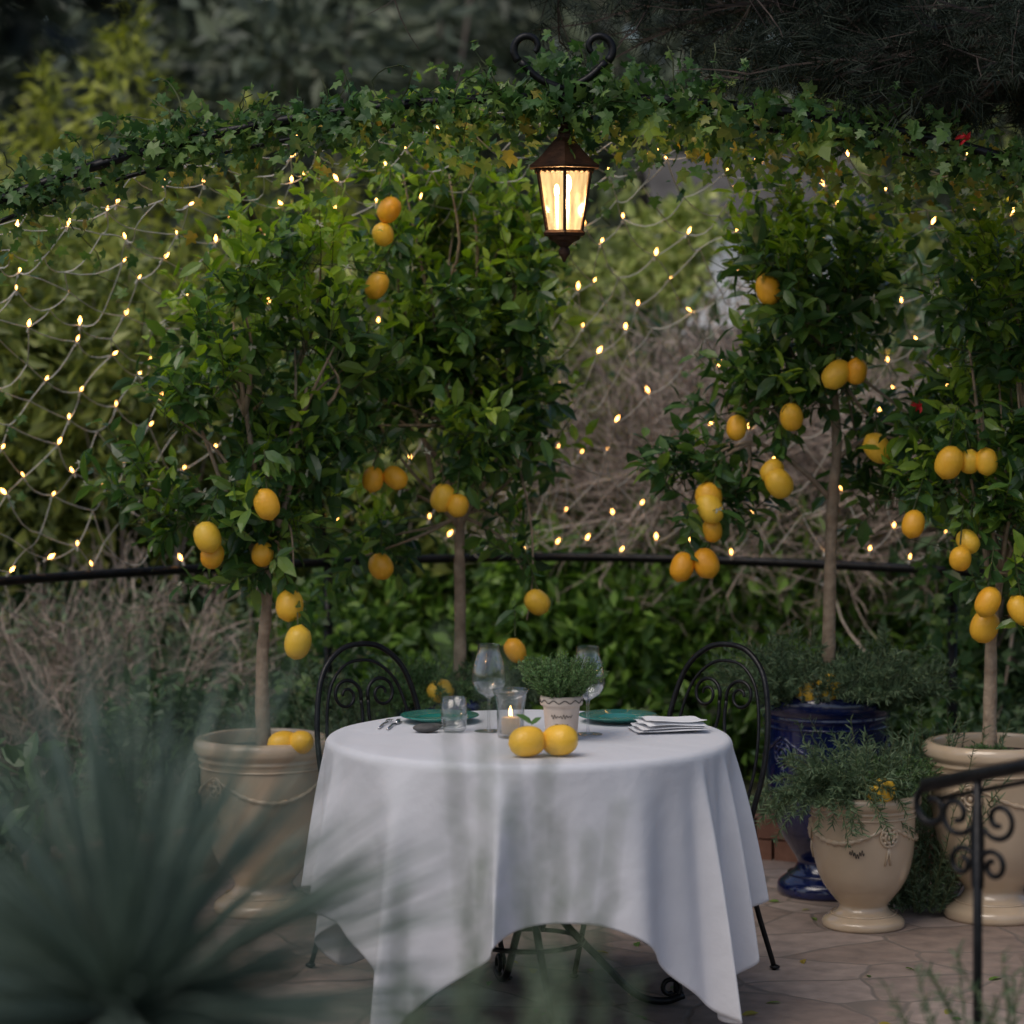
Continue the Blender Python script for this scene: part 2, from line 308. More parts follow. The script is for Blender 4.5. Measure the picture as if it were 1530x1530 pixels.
def citrus(name,base,trunk,tr,blobs,lemons,limbs,fresh=.24,yellow=(),dens=.64):
    g=grp(name,base)
    ch=[tube(smooth_path(trunk,20),np.linspace(tr*1.15,tr*.7,20)*(1+.06*rng.normal(size=20)),10)]
    for path,r in limbs: ch.append(tube(smooth_path(path,14),np.linspace(r,r*.4,14),7))
    top=A(trunk[-1]); 
    P=[];D=[]
    for c,r,n in blobs:
        n=int(n*dens)
        nc=max(2,n//10); cc,_=rand_blob(c,A(r)*1.08,nc,.5); i=rng.integers(0,nc,n); p=cc[i]+rng.normal(size=(n,3))*.036; d=nrm((p-A(c))/A(r))
        P.append(p); D.append(nrm(d*.7+A([0,0,.45])+rng.normal(size=(n,3))*.45))
        a=top if np.linalg.norm(top-A(c))<.5 else A(c)*.6+top*.4
        for j in range(min(nc,9)):
            e=cc[j]; mid=(a+e)/2+rng.normal(size=3)*.03
            ch.append(tube(smooth_path([a,mid,e],8),np.linspace(.008,.003,8),5))
    obj('trunk_and_limbs',ch,['bark'],g,True)
    P=np.vstack(P);D=np.vstack(D);L=.10+.12*rng.random(len(P))
    obj('twigs',[sticks(P-D*.03,P+D*L[:,None],.0022,0,k=3)],['stem'],g)
    fr=rng.random(len(P))<fresh
    zt=P[:,2]; fr|=(rng.random(len(P))<.6)&(zt>np.quantile(zt,.72))
    lem=A(lemons)
    obj('crown_leaves',[leaves_on_twigs(P[~fr],D[~fr],L[~fr],9,.088,LEAF,avoid=lem)],['citrus'],g)
    obj('young_leaves',[leaves_on_twigs(P[fr],D[fr]*.6+A([0,0,.5]),L[fr]*1.4,9,.070,LEAF,droop=-.2,avoid=lem)],['fresh'],g)
    lc=[];a=[];b=[]
    for i,l in enumerate(lemons):
        lc.append(lemon_chunk(l,.039*(.84+.28*rng.random()),1 if i in yellow or i%4==1 else 0,tilt=None)); 
        a.append(l+A([0,0,.045])); b.append(l+A([(base[0]-l[0])*.12+rng.normal()*.02,.05,.17]))
    obj('lemons',lc,['lemon','lemony'],g,True)
    obj('fruit_stalks',[sticks(a,b,.003)],['stem'],g)
    a=A(a);b=A(b); d=nrm(a-b)
    obj('fruit_leaves',[leaves_on_twigs(b,d,np.linalg.norm(a-b,axis=1)*.85,10,.07,LEAF,avoid=lem)],['citrus'],g)
    i=rng.choice(len(P),50); obj('blossom',[inst(LEAF,np.repeat(P[i]+D[i]*L[i][:,None],6,0),frames(rnd(300),rnd(300)),np.full(300,.018))],['flower'],g)
    return g
Y1=9.4
citrus('lemon_tree',(-.80,Y1,.5),[(-.80,Y1,.5),(-.805,Y1,.8),(-.79,Y1,1.0),(-.80,Y1,1.22)],.021,
 [((-.86,Y1,1.48),(.30,.28,.30),190),((-.90,Y1,1.85),(.24,.22,.20),110),((-.66,Y1,1.70),(.16,.2,.25),70),((-1.1,Y1-.03,1.4),(.12,.14,.28),40),((-.73,Y1,1.2),(.12,.13,.12),30),((-.62,Y1+.1,2.12),(.14,.15,.2),40)],
 [(-.765,9.1,1.33),(-.96,9.2,1.22),(-.95,9.25,1.16),(-.795,9.3,1.16),(-.705,9.25,1.0),(-.675,9.2,.89)],
 [([(-.8,Y1,1.1),(-.9,Y1,1.3),(-1.0,Y1,1.55)],.013),([(-.8,Y1,1.15),(-.72,Y1,1.35),(-.66,Y1,1.7)],.013),([(-.8,Y1,1.2),(-.84,Y1,1.5),(-.9,Y1,1.9)],.013),([(-.78,Y1,1.2),(-.71,Y1-.1,1.25),(-.69,Y1-.15,1.1)],.005)])
Y2=10.0
citrus('lemon_tree',(-.18,Y2,.58),[(-.18,Y2,.58),(-.178,Y2,.9),(-.18,Y2,1.12),(-.175,Y2,1.24)],.021,
 [((-.20,Y2,1.75),(.36,.34,.34),260),((-.30,Y2,2.10),(.32,.28,.26),170),((.08,Y2,1.98),(.22,.24,.24),100),((-.47,Y2,1.62),(.17,.2,.22),70),((-.34,Y2-.1,2.4),(.2,.15,.14),45),((-.1,Y2,2.36),(.16,.15,.13),30),((.03,Y2,1.5),(.2,.2,.18),55),((-.5,Y2-.05,1.25),(.1,.1,.22),30),((.04,Y2-.05,1.1),(.05,.07,.2),16)],
 [(-.40,9.5,2.265),(-.42,9.5,2.185),(-.44,9.5,2.02),(-.46,9.65,1.38),(-.385,9.65,1.385),(-.23,9.72,1.314),(-.18,9.7,1.29),(-.44,9.8,1.08),(.01,9.7,.81),(.085,9.8,.96)],
 [([(-.18,Y2,1.2),(-.26,Y2-.02,1.32),(-.3,Y2-.03,1.5),(-.38,Y2,1.7)],.014),([(-.18,Y2,1.22),(-.2,Y2,1.4),(-.14,Y2,1.7),(-.2,Y2,2.1)],.014),([(-.18,Y2,1.2),(-.05,Y2,1.45),(.05,Y2,1.8)],.012),([(.0,Y2,1.5),(.06,Y2-.08,1.25),(.07,Y2-.14,1.05),(.05,Y2-.2,.9)],.005)],dens=.68)
Y3=9.7
citrus('lemon_tree',(1.057,Y3,.6),[(1.05,Y3,.6),(1.055,Y3,.95),(1.065,Y3,1.3),(1.08,Y3,1.5),(1.06,Y3,1.78)],.021,
 [((1.03,Y3,1.93),(.28,.24,.22),165),((.90,Y3,1.78),(.14,.15,.12),45),((1.15,Y3,1.62),(.18,.2,.14),28),((.60,Y3-.1,1.32),(.10,.1,.10),40),((.74,Y3-.1,1.56),(.09,.1,.09),20),((.88,Y3-.1,1.66),(.1,.1,.08),14),((1.32,Y3,1.45),(.16,.2,.16),42),((1.22,Y3,1.25),(.14,.15,.12),22),((.98,Y3,2.16),(.14,.12,.1),34)],
 [(.83,9.45,2.005),(1.05,9.45,1.73),(1.115,9.45,1.74),(.91,9.5,1.59),(.735,9.55,1.555),(1.19,9.5,1.49),(.846,9.5,1.416),(.868,9.48,1.375),(.64,9.5,1.33),(.643,9.47,1.296),(.652,9.5,1.222),(.554,9.5,1.103),(.632,9.5,1.114)],
 [([(1.07,Y3,1.3),(.95,Y3-.05,1.42),(.8,Y3-.1,1.5),(.66,Y3-.1,1.42),(.6,Y3-.1,1.25)],.010),([(1.08,Y3,1.45),(1.2,Y3,1.52),(1.33,Y3,1.5)],.009),([(1.08,Y3,1.55),(.98,Y3,1.72),(.9,Y3,1.85)],.01),([(.9,Y3-.06,1.46),(.87,Y3-.1,1.6),(.75,Y3-.1,1.62)],.006),([(1.06,Y3,1.75),(1.12,Y3,1.9),(1.1,Y3,2.05)],.01)],fresh=.10,yellow=(6,7),dens=.70)
Y4=9.3
citrus('lemon_tree',(1.536,Y4,.5),[(1.52,Y4,.5),(1.525,Y4,.75),(1.53,Y4,.95),(1.56,Y4,1.1)],.021,
 [((1.66,Y4,1.55),(.28,.26,.32),190),((1.68,Y4,1.98),(.28,.25,.25),150),((1.42,Y4,1.35),(.13,.15,.2),50),((1.45,Y4,1.75),(.12,.14,.2),40),((1.62,Y4,1.2),(.2,.18,.12),30)],
 [(1.363,9.1,1.46),(1.43,9.12,1.463),(1.48,9.1,1.463),(1.258,9.15,1.265),(1.398,9.1,1.16),(1.43,9.15,1.21),(1.484,9.1,1.025),(1.49,9.2,.94),(1.586,9.1,1.0)],
 [([(1.53,Y4,1.0),(1.5,Y4-.02,1.2),(1.46,Y4-.02,1.4)],.012),([(1.56,Y4,1.08),(1.66,Y4,1.25),(1.68,Y4,1.6)],.014)])
# ------------------------------------------------------------ urns
UR=[(.70,0),(.73,.02),(.71,.06),(.60,.09),(.48,.12),(.43,.155),(.45,.18),(.53,.22),(.68,.30),(.79,.39),(.86,.50),(.90,.62),(.915,.76),(.925,.86),(.96,.88),(.955,.90),(.99,.915),(1.02,.935),(1.02,.965),(1.0,.985),(.96,1.0),(.88,1.0),(.86,.98),(.85,.93),(.84,.88)]
def urn(name,x,y,R,h,mat,decor=True,phi0=-90):
    g=grp(name,(x,y,.004)); c=(x,y,.004)
    pr=smooth_path([(r*R,z*h,0) for r,z in UR],90)[:,:2]
    pr=[(.02,0.001)]+[tuple(q) for q in pr]
    obj('urn_body',[lathe(pr,c,64)],[mat],g,True)
    zs=.93*h; obj('soil',[tmpl([(x+.86*R*math.cos(2*math.pi*i/40),y+.86*R*math.sin(2*math.pi*i/40),zs) for i in range(40)],[tuple(range(40))])],['soil'],g)
    def rad(z):
        zz=z/h; 
        for (r0,z0),(r1,z1) in zip(UR[:-1],UR[1:]):
            if z0<=zz<=z1: return R*(r0+(r1-r0)*(zz-z0)/max(1e-6,z1-z0))
        return R*.9
    def S(a,z,off=0): r=rad(z)+off; return (x+r*math.cos(a),y+r*math.sin(a),z+.004)
    ch=[]
    n=3
    for i in range(n):
        a0=math.radians(phi0)+2*math.pi*i/n; 
        pts=[S(a0+(s-.5)*2*math.pi/n*.98,h*(.80-.13*math.sin(math.pi*s)),.001) for s in np.linspace(0,1,40)]
        rr=[.005+.003*math.sin(math.pi*s)+.0025*math.sin(s*80) for s in np.linspace(0,1,40)]
        ch.append(tube(pts,rr,6))
        am=a0+math.pi/n; cz=h*.72; mr=R*.16
        er=A([math.cos(am),math.sin(am),0]); et=A([-math.sin(am),math.cos(am),0]); cc=A(S(am,cz,0))
        ring=[cc+mr*(math.cos(t)*et+math.sin(t)*A([0,0,1]))+er*.002 for t in np.linspace(0,2*math.pi,28,endpoint=False)]
        ch.append(tube(ring,.0045,6,closed=True))
        ring=[cc+mr*.55*(math.cos(t)*et+math.sin(t)*A([0,0,1]))+er*.005 for t in np.linspace(0,2*math.pi,20,endpoint=False)]
        ch.append(tube(ring,.0055,6,closed=True))
        for t in np.linspace(0,2*math.pi,9)[:-1]: ch.append(ell(cc+mr*.78*(math.cos(t)*et+math.sin(t)*A([0,0,1]))+er*.003,(.006,.006,.006),8,6))
        ch.append(ell(cc+er*.003,(.010,.010,.010),10,8))
        for dz in (-1,1): ch.append(tube([S(am,cz-mr,0),S(am+.03*dz,cz-mr-.03,.004),S(am+.06*dz,cz-mr-.06,.001)],.004,5))
    for zz in (.84,.10): 
        ch.append(tube([S(t,h*zz,.001) for t in np.linspace(0,2*math.pi,48,endpoint=False)],.004,6,closed=True))
    obj('relief_garland_and_medallions',ch,[mat],g,True)
    return g,zs
urn('glazed_urn_planter',-.80,Y1,.222,.56,'cream',phi0=-75)
urn('glazed_urn_planter',-.18,Y2,.23,.63,'blue')
urn('glazed_urn_planter',1.045,Y3,.225,.67,'blue',phi0=-80)
urn('glazed_urn_planter',1.536,Y4,.22,.56,'cream',phi0=-60)
g,_=urn('glazed_urn_planter',1.103,9.16,.178,.42,'cream',phi0=-128)
pts=[]
for s in np.linspace(0,1,60):
    a=math.radians(-112+16*s); r=.178*.915+.0015; pts.append((1.103+r*math.cos(a),9.16+r*math.sin(a),.255+.008*math.sin(s*38)+.006*math.sin(s*9)))
obj('maker_mark',[tube(pts,.0012,4)],['ink'],g)
def loose_lemon(p,t): 
    obj('lemon',[lemon_chunk(p,.040,0,tilt=t)],['lemony'],None,True)
loose_lemon((-.725,9.25,.562),(1,.2,.1)); loose_lemon((-.672,9.24,.566),(.6,-.7,.3))
loose_lemon((1.03,9.51,.708),(.3,.2,1)); loose_lemon((.975,9.53,.685),(1,.2,.1)); loose_lemon((1.14,9.015,.445),(.6,-.3,.7)); loose_lemon((-.24,9.80,.66),(1,.1,.3))
# ------------------------------------------------------------ herbs
def herb(name,c,rx,h,n,need,nl,mat,droop=0,spread=1.0,parent=None,w=1.0,seg=5,per=14,stemr=.0016,noise=.13):
    c=A(c,float); g=parent or grp(name,tuple(c))
    a=rng.random(n)*2*math.pi; rr=np.sqrt(rng.random(n)); 
    base=c+np.stack([rx*.45*rr*np.cos(a),rx*.45*rr*np.sin(a),np.zeros(n)],1)
    d=nrm(np.stack([rr*np.cos(a)*spread,rr*np.sin(a)*spread,np.full(n,1.0)],1)+rng.normal(size=(n,3))*min(.12,noise))
    L=h*(.65+.45*rng.random(n)); p=base; SA=[];SB=[];ps=[];ds=[]
    for s in range(seg):
        q=p+d*(L/seg)[:,None]; SA.append(p);SB.append(q)
        for j in range(per):
            ps.append(p+(q-p)*((j+rng.random((n,1)))/per)); ds.append(d)
        p=q; d=nrm(d+rng.normal(size=(n,3))*noise+A([0,0,-droop]))
    ps=np.vstack(ps); ds=np.vstack(ds); m=len(ps)
    side=nrm(np.cross(ds,rnd(m))); ld=nrm(ds*.7+side)
    obj('needles',[inst(NEED,ps,frames(ld,rnd(m)),np.stack([np.full(m,need*w*1.0),need*(.7+.5*rng.random(m)),np.full(m,need)],1))],[mat],g)
    obj('stems',[sticks(np.vstack(SA),np.vstack(SB),stemr,taper=1,k=3)],['stem'],g)
    return g
herb('rosemary_plant',(1.06,9.12,.39),.15,.24,85,.028,0,'herb',droop=.22,spread=.9,w=1.6)
herb('rosemary_plant',(1.00,9.08,.40),.13,.29,65,.028,0,'herb',droop=.5,spread=1.6,w=1.6)
herb('thyme_plant',(1.19,9.17,.39),.14,.15,170,.012,0,'thyme',spread=1.1,w=3.5)
herb('rosemary_plant',(.92,9.62,.63),.16,.27,140,.028,0,'herb',droop=.12,spread=1.3,w=1.6)
herb('rosemary_plant',(1.2,9.6,.63),.16,.26,150,.028,0,'herb',droop=.15,spread=1.3,w=1.6)
herb('lavender_plant',(1.03,9.58,.63),.13,.12,200,.014,0,'lav',spread=1.1,w=3.5)
herb('thyme_plant',(-.27,9.92,.59),.2,.19,220,.018,0,'thyme',droop=.15,spread=1.5,w=2.5)
herb('rosemary_plant',(-.05,9.92,.59),.16,.17,90,.028,0,'herb',droop=.2,spread=1.5,w=1.6)
herb('thyme_plant',(1.5,9.2,.53),.12,.05,60,.012,0,'thyme',droop=.2,spread=1.5,w=2)
herb('rosemary_plant',(1.3,9.35,.02),.22,.62,110,.03,0,'herb',droop=.05,spread=.45,w=1.5)
herb('lavender_plant',(-.45,10.1,.02),.3,.72,170,.03,0,'herb',droop=.05,spread=.6,w=1.5)
# ------------------------------------------------------------ gazebo
CX,CY=.15,8.6; AX,BY,HZ=2.8,2.65,1.56
def Apt(al): return A([CX+AX*math.cos(al),CY,1.0+HZ*math.sin(al)])
def Rpt(al,pw=1.55):
    c,s=math.cos(al),math.sin(al); return A([CX+AX*math.copysign(abs(c)**(2/pw),c),CY+BY*abs(s)**(2/pw),1.0])
def Spt(al,v):
    a=Apt(al); r=Rpt(al); q=v*math.pi/2
    return A([a[0]+(r[0]-a[0])*v,CY+(r[1]-CY)*math.sin(q),1.0+(a[2]-1.0)*math.cos(q)])
gz=grp('metal_gazebo_frame',(CX,CY,0))
al=np.linspace(0,math.pi,90)
ch=[tube([Apt(a) for a in al],.016,8),tube([Rpt(a) for a in al],.017,8)]
ch.append(tube([Apt(a)+A([0,.12,-.05]) for a in al],.008,6))
for c in (-.394,.60): 
    a=math.acos(c); r=Rpt(a); ch.append(tube([(r[0],r[1],0),(r[0],r[1],.5),tuple(r)],.018,8)); ch.append(tube([Spt(a,v) for v in np.linspace(.15,1,30)],.014,8))
for a in (0,math.pi): r=Rpt(a); ch.append(tube([(r[0],r[1],0),(r[0],r[1],.5),tuple(r)],.02,8))
for s in (-1,1):
    o=A([.15,8.55,2.58])
    path=smooth_path([o+A([s*.0,0,0]),o+A([s*.07,0,.03]),o+A([s*.125,0,.08])],10)
    ch.append(tube(path,.012,8)); ch.append(tube(spiral(o+A([s*.10,0,.12]),(s,0,0),(0,0,1),.05,.02,.75,-.9,24),np.linspace(.013,.009,24),8))
obj('arches_rail_and_scrolls',ch,['iron'],gz,True)
def ivy_on(points,tang,spread,n,size,mat,parent,nm,hang=0,up=.3):
    i=rng.integers(0,len(points),n); P=A(points)[i]+rng.normal(size=(n,3))*A(spread)
    P[:,2]-=np.abs(rng.normal(size=n))*hang
    d=rnd(n)*1.0+A([0,-.2,-.35]); nn=rng.normal(size=(n,3))*.9+A([0,-.5,up])
    obj(nm,[inst(IVY,P,frames(d,nn),size*(.4+.9*rng.random(n)))],[mat],parent)
iv=grp('ivy_vine',(CX,CY,0))
ap=[Apt(a) for a in np.linspace(.35,math.pi-.35,300)]
ivy_on(ap,None,(.03,.06,.022),1400,.044,'ivy',iv,'arch_leaves',hang=.02)
cl_=[Apt(a)+A([0,0,rng.normal()*.03]) for a in rng.uniform(.5,math.pi-.6,52)]
ivy_on(cl_,None,(.05,.06,.032),1200,.046,'ivy',iv,'arch_clumps',hang=.03)
top=[Apt(a) for a in np.linspace(1.25,math.pi-1.2,200)]
ivy_on(top,None,(.05,.09,.035),520,.048,'ivy',iv,'crest_leaves',hang=.05)
ivy_on([A([.15,8.58,2.61])],None,(.08,.05,.05),170,.048,'ivy',iv,'apex_leaves')
ivy_on([Apt(a)+A([0,-.06,-.07]) for a in (1.50,1.62,1.42,1.75,1.3)],None,(.03,.02,.02),22,.085,'ivyl',iv,'large_leaves')
pts=[]
for _ in range(4200):
    a=rng.uniform(.25,math.pi-.3); v=abs(rng.normal())*.13
    dens=1 if a<1.75 else .3
    if rng.random()<dens: pts.append(Spt(a,min(v,.6))+rng.normal(size=3)*.05+A([0,0,-.03]))
ivy_on(pts,None,(.01,.01,.01),1900,.045,'ivyl',iv,'canopy_leaves_lit',hang=.03); ivy_on(pts,None,(.02,.03,.02),1200,.045,'ivy',iv,'canopy_leaves_dark',hang=.05)
pts=[]
for _ in range(1200):
    a=rng.uniform(.2,.95); v=rng.random(); pts.append(Spt(a,v)+rng.normal(size=3)*.06)
ivy_on(pts,None,(.02,.02,.02),1000,.045,'ivy',iv,'right_side_leaves')
pts=[]
for _ in range(500):
    a=rng.uniform(2.35,2.9); v=rng.random()*.8; pts.append(Spt(a,v)+rng.normal(size=3)*.05)
ivy_on(pts,None,(.02,.02,.02),420,.042,'ivy',iv,'left_side_leaves')
for c in (-.394,.60):
    a=math.acos(c); r=Rpt(a); pts=[A([r[0],r[1],z]) for z in np.linspace(.1,1,40)]+[Spt(a,v) for v in np.linspace(.3,1,60)]
    ivy_on(pts,None,(.07,.07,.03),600,.05,'ivy',iv,'post_leaves')
SA=[];SB=[];LP=[]
for _ in range(230):
    p=Apt(rng.uniform(.5,math.pi-.4)); d=nrm(A([rng.normal()*.9,rng.normal()*.4,abs(rng.normal())*.8-.05])); k_=rng.integers(3,9)
    for s in range(k_):
        q=p+d*.028; SA.append(p);SB.append(q); p=q; d=nrm(d+rng.normal(size=3)*.35+A([0,0,-.05])); 
        if rng.random()<.7: LP.append(p)
for a0 in (.75,1.0,1.25,1.45,1.7,2.15,2.5,1.12):
    p=Spt(a0,.2); a=a0
    for v in np.linspace(.2,1,40):
        a+=rng.normal()*.012; q=Spt(a,v)+rng.normal(size=3)*.01; SA.append(p);SB.append(q);p=q
        if rng.random()<.75: LP.append(q+rng.normal(size=3)*.02)
obj('tendrils',[sticks(SA,SB,.0022,taper=1,k=3)],['stem'],iv)
ivy_on(LP,None,(.008,.008,.008),int(len(LP)*1.6),.034,'ivy',iv,'tendril_leaves')
obj('red_blossom',[inst(LEAF,np.repeat(A([[1.27,9.1,1.64],[1.32,8.5,2.43]]),9,0)+rng.normal(size=(18,3))*.006,frames(rnd(18),rnd(18)),np.full(18,.026))],['red'],iv)
# ------------------------------------------------------------ net lights
nl=grp('net_string_lights',(CX,CY,1))
NA,NV=46,19
grid={}
al=np.linspace(.16,math.pi-.16,NA)
for i in range(NA):
    for j in range(NV):
        a=al[i]+(.5*(al[1]-al[0]) if j%2 else 0); v=.06+.92*j/(NV-1)
        grid[i,j]=Spt(min(a,math.pi),v)+rng.normal(size=3)*A([.022,.02,.022])+A([0,-.02,0])
SA=[];SB=[];BP=[];BD=[]
for i in range(NA):
    for j in range(NV):
        p=grid[i,j]
        for di in ((0,1) if j%2 else (-1,0)):
            q=grid.get((i+di,j+1))
            if q is not None:
                sag=.006+.02*rng.random(); off=rng.normal(size=3)*.008
                m=(p+q)/2+A([0,0,-sag])+off; m1=(p*3+q)/4+A([0,0,-sag*.75])+off*.7; m2=(p+3*q)/4+A([0,0,-sag*.75])+off*.7
                L_=[p,m1,m,m2,q]
                SA+=L_[:-1]; SB+=L_[1:]
        if rng.random()<.62: BP.append(p); BD.append(nrm(A([rng.normal()*.6,rng.normal()*.4,1.1])))
obj('cables',[sticks(SA,SB,.0024,taper=1,k=3)],['wire'],nl)
BP=A(BP);BD=A(BD)
BUL=tmpl([(0,0,0),(1,.5,0),(0,.5,1),(-1,.5,0),(0,.5,-1),(0,1,0)],[(0,2,1),(0,3,2),(0,4,3),(0,1,4),(5,1,2),(5,2,3),(5,3,4),(5,4,1)])
nb=len(BP); obj('bulbs',[inst(BUL,BP,frames(BD,rnd(nb)),np.tile(A([.0058,.027,.0058]),(nb,1))*(.65+.6*rng.random((nb,1))))],['bulb'],nl)
obj('bulb_sockets',[sticks(BP-BD*.018,BP,.0045,taper=1)],['wire'],nl)
# ------------------------------------------------------------ lantern
lx,ly=.154,8.6
ln=grp('hanging_lantern',(lx,ly,2.46))
K=6
def ring6(r,z,rot=math.pi/6): return [(lx+r*math.cos(2*math.pi*i/K+rot),ly+r*math.sin(2*math.pi*i/K+rot),z) for i in range(K)]
def hexl(prof,mi=0,cap=True):
    V=[];F=[]
    for r,z in prof: V+=ring6(r,z)
    for i in range(len(prof)-1):
        for j in range(K): F.append((i*K+j,i*K+(j+1)%K,(i+1)*K+(j+1)%K,(i+1)*K+j))
    if cap: F.append(tuple(range(K))[::-1]); F.append(tuple((len(prof)-1)*K+j for j in range(K)))
    return tmpl(V,F)+(mi,)
ch=[hexl([(.096,2.348),(.116,2.350),(.117,2.357),(.100,2.368),(.080,2.385),(.060,2.405),(.040,2.428),(.026,2.440),(.022,2.452)])]
ch.append(lathe([(.004,2.45),(.016,2.452),(.02,2.46),(.014,2.468),(.01,2.474),(.013,2.48),(.006,2.488),(.004,2.5)],(lx,ly,0),16))
tr_,br_=.090,.058; tz,bz=2.348,2.162
for i in range(K):
    a=2*math.pi*i/K+math.pi/6; p=A([lx+tr_*math.cos(a),ly+tr_*math.sin(a),tz]); q=A([lx+br_*math.cos(a),ly+br_*math.sin(a),bz]); ch.append(tube([p,(p+q)/2,q],.0052,6))
    a2=2*math.pi*(i+1)/K+math.pi/6; p2=A([lx+tr_*math.cos(a2),ly+tr_*math.sin(a2),tz])
    for s in range(5):
        c=p+(p2-p)*((s+.5)/5); ch.append(ell(c+A([0,0,-.004]),(.010,.010,.009),8,6))
ch.append(hexl([(.060,2.150),(.068,2.152),(.070,2.160),(.063,2.168)]))
ch.append(lathe([(.05,2.152),(.045,2.14),(.028,2.132),(.02,2.125),(.012,2.118),(.017,2.108),(.017,2.098),(.009,2.088),(.003,2.074)],(lx,ly,0),16))
ch.append(tube([(lx,ly,2.49),(lx,ly,2.53),(lx,ly,2.56)],.004,6))
obj('roof_frame_and_finials',ch,['bronze'],ln)
V=ring6(.0865,tz-.002)+ring6(.0565,bz+.004); obj('glass_panes',[tmpl(V,[(j,(j+1)%K,K+(j+1)%K,K+j) for j in range(K)])],['lglass'],ln)
obj('candle_bulbs',[ell((lx+.010,ly,2.305),(.012,.012,.027),12,10),ell((lx-.022,ly+.012,2.285),(.008,.008,.02),12,10)],['filament'],ln,True)
obj('bulb_stem',[tube([(lx+.01,ly,2.165),(lx+.01,ly,2.22),(lx+.01,ly,2.28)],.007,8),tube([(lx-.022,ly+.012,2.165),(lx-.022,ly+.012,2.22),(lx-.022,ly+.012,2.27)],.006,8)],['wax'],ln)
def plight(nm,loc,e,col,r,parent):
    l=bpy.data.lights.new(nm,'POINT'); l.energy=e; l.color=col; l.shadow_soft_size=r; ob=bpy.data.objects.new(nm,l); ob.location=loc; sc.collection.objects.link(ob)
    ob.parent=parent; ob.matrix_parent_inverse=Matrix.Translation(parent.location).inverted()
plight('lantern_light',(lx,ly-.01,2.25),18,(1,.66,.34),.025,ln)
# ------------------------------------------------------------ table + cloth
tx,ty,TR=.046,8.0,.55
tb=grp('round_garden_table',(tx,ty,0))
obj('table_top',[lathe([(.001,.725),(TR-.012,.725),(TR-.003,.729),(TR,.737),(TR,.743),(TR-.003,.751),(TR-.012,.755),(.001,.755)],(tx,ty,0),96)],['iron'],tb,True)
ch=[]
for i in range(4):
    a=math.radians(-78+90*i); e=A([math.cos(a),math.sin(a),0]); c=A([tx,ty,0])
    f=lambda r,z: c+e*r+A([0,0,z])
    ch.append(tube(smooth_path([f(.30,.72),f(.20,.66),f(.07,.52),f(.045,.38),f(.09,.26),f(.20,.14),f(.30,.04),f(.38,.016),f(.44,.03)],40),.011,8))
    ch.append(tube(spiral(f(.15,.30),e,(0,0,1),.075,.02,-1.1,3.6,30),.007,6))
    ch.append(tube(spiral(f(.40,.05),e,(0,0,1),.035,.012,1.1,-1.5,24),.007,6))
for z,r in ((.38,.055),(.2,.15)): ch.append(tube([(tx+r*math.cos(t),ty+r*math.sin(t),z) for t in np.linspace(0,2*math.pi,24,endpoint=False)],.007,6,closed=True))
obj('iron_pedestal_legs',ch,['iron'],tb,True)
# draped square cloth over the round top
NP,NS=1080,64; half=.965
ph=np.linspace(0,2*math.pi,NP,endpoint=False)
def angd(a,b): return (a-b+math.pi)%(2*math.pi)-math.pi
corner=[math.radians(-35+90*i) for i in range(4)]
loc=ph-(corner[0]+math.pi/4); sq=half/((np.abs(np.cos(loc))**9+np.abs(np.sin(loc))**9)**(1/9))
Ls=sq-TR
warp=ph+.17*np.sin(2*ph+1.0)+.10*np.sin(3*ph+.4)+.05*np.sin(5*ph+2.2)
K1=14
def crest(x): return (np.exp(1.5*np.sin(x))-1.65)/2.83
g1=crest(K1*warp+.6); env=.80+.30*np.sin(3*ph+1.1)+.2*np.sin(7*ph+.5)
g2=np.sin(31*warp+1.9)
cg=sum(np.exp(-(angd(ph,c)/.20)**2) for c in corner)
ZC=.7615; rc=.020
rad0=np.linspace(.0,TR-rc+.004,14)
rows=[]
for r in rad0: rows.append(np.stack([tx+r*np.cos(ph),ty+r*np.sin(ph),np.full(NP,ZC)+(.0008*np.sin(9*ph)*(r/TR)**4)],1))
for t in np.linspace(0,1,NS+1)[1:]:
    s=t*Ls
    rr=TR-rc+.006+rc*np.sin(np.minimum(s/rc,math.pi/2)); zz=ZC-rc*(1-np.cos(np.minimum(s/rc,math.pi/2)))
    sd=np.maximum(s-rc*math.pi/2,0)
    grow=sd**1.08
    fold=(.37*g1*env*(1-.25*cg)+.035*g2)*grow/(1+2.2*sd)
    cor=.03*cg*sd**1.2
    dr=.075*sd+fold+cor
    r=np.maximum(rr+dr,TR-.17)
    dz=sd*np.sqrt(np.clip(1-(dr/np.maximum(sd,1e-4))**2*.6,.3,1))
    tw=.18*np.cos(K1*warp+.6)*env*grow/(1+1.2*sd)/r*.6
    z=np.maximum(zz-dz,.012)
    rows.append(np.stack([tx+r*np.cos(ph+tw),ty+r*np.sin(ph+tw),z],1))
V=np.concatenate(rows); nr=len(rows)
a_=np.arange(NP); b_=(a_+1)%NP
q=np.concatenate([np.stack([i*NP+a_,(i+1)*NP+a_,(i+1)*NP+b_,i*NP+b_],1) for i in range(nr-1)])
cl=obj('tablecloth',[(V,q.reshape(-1),np.full(len(q),4))],['linen'],None,True)
so=cl.modifiers.new('thick','SOLIDIFY'); so.thickness=.0016; so.offset=1
ZT=.764
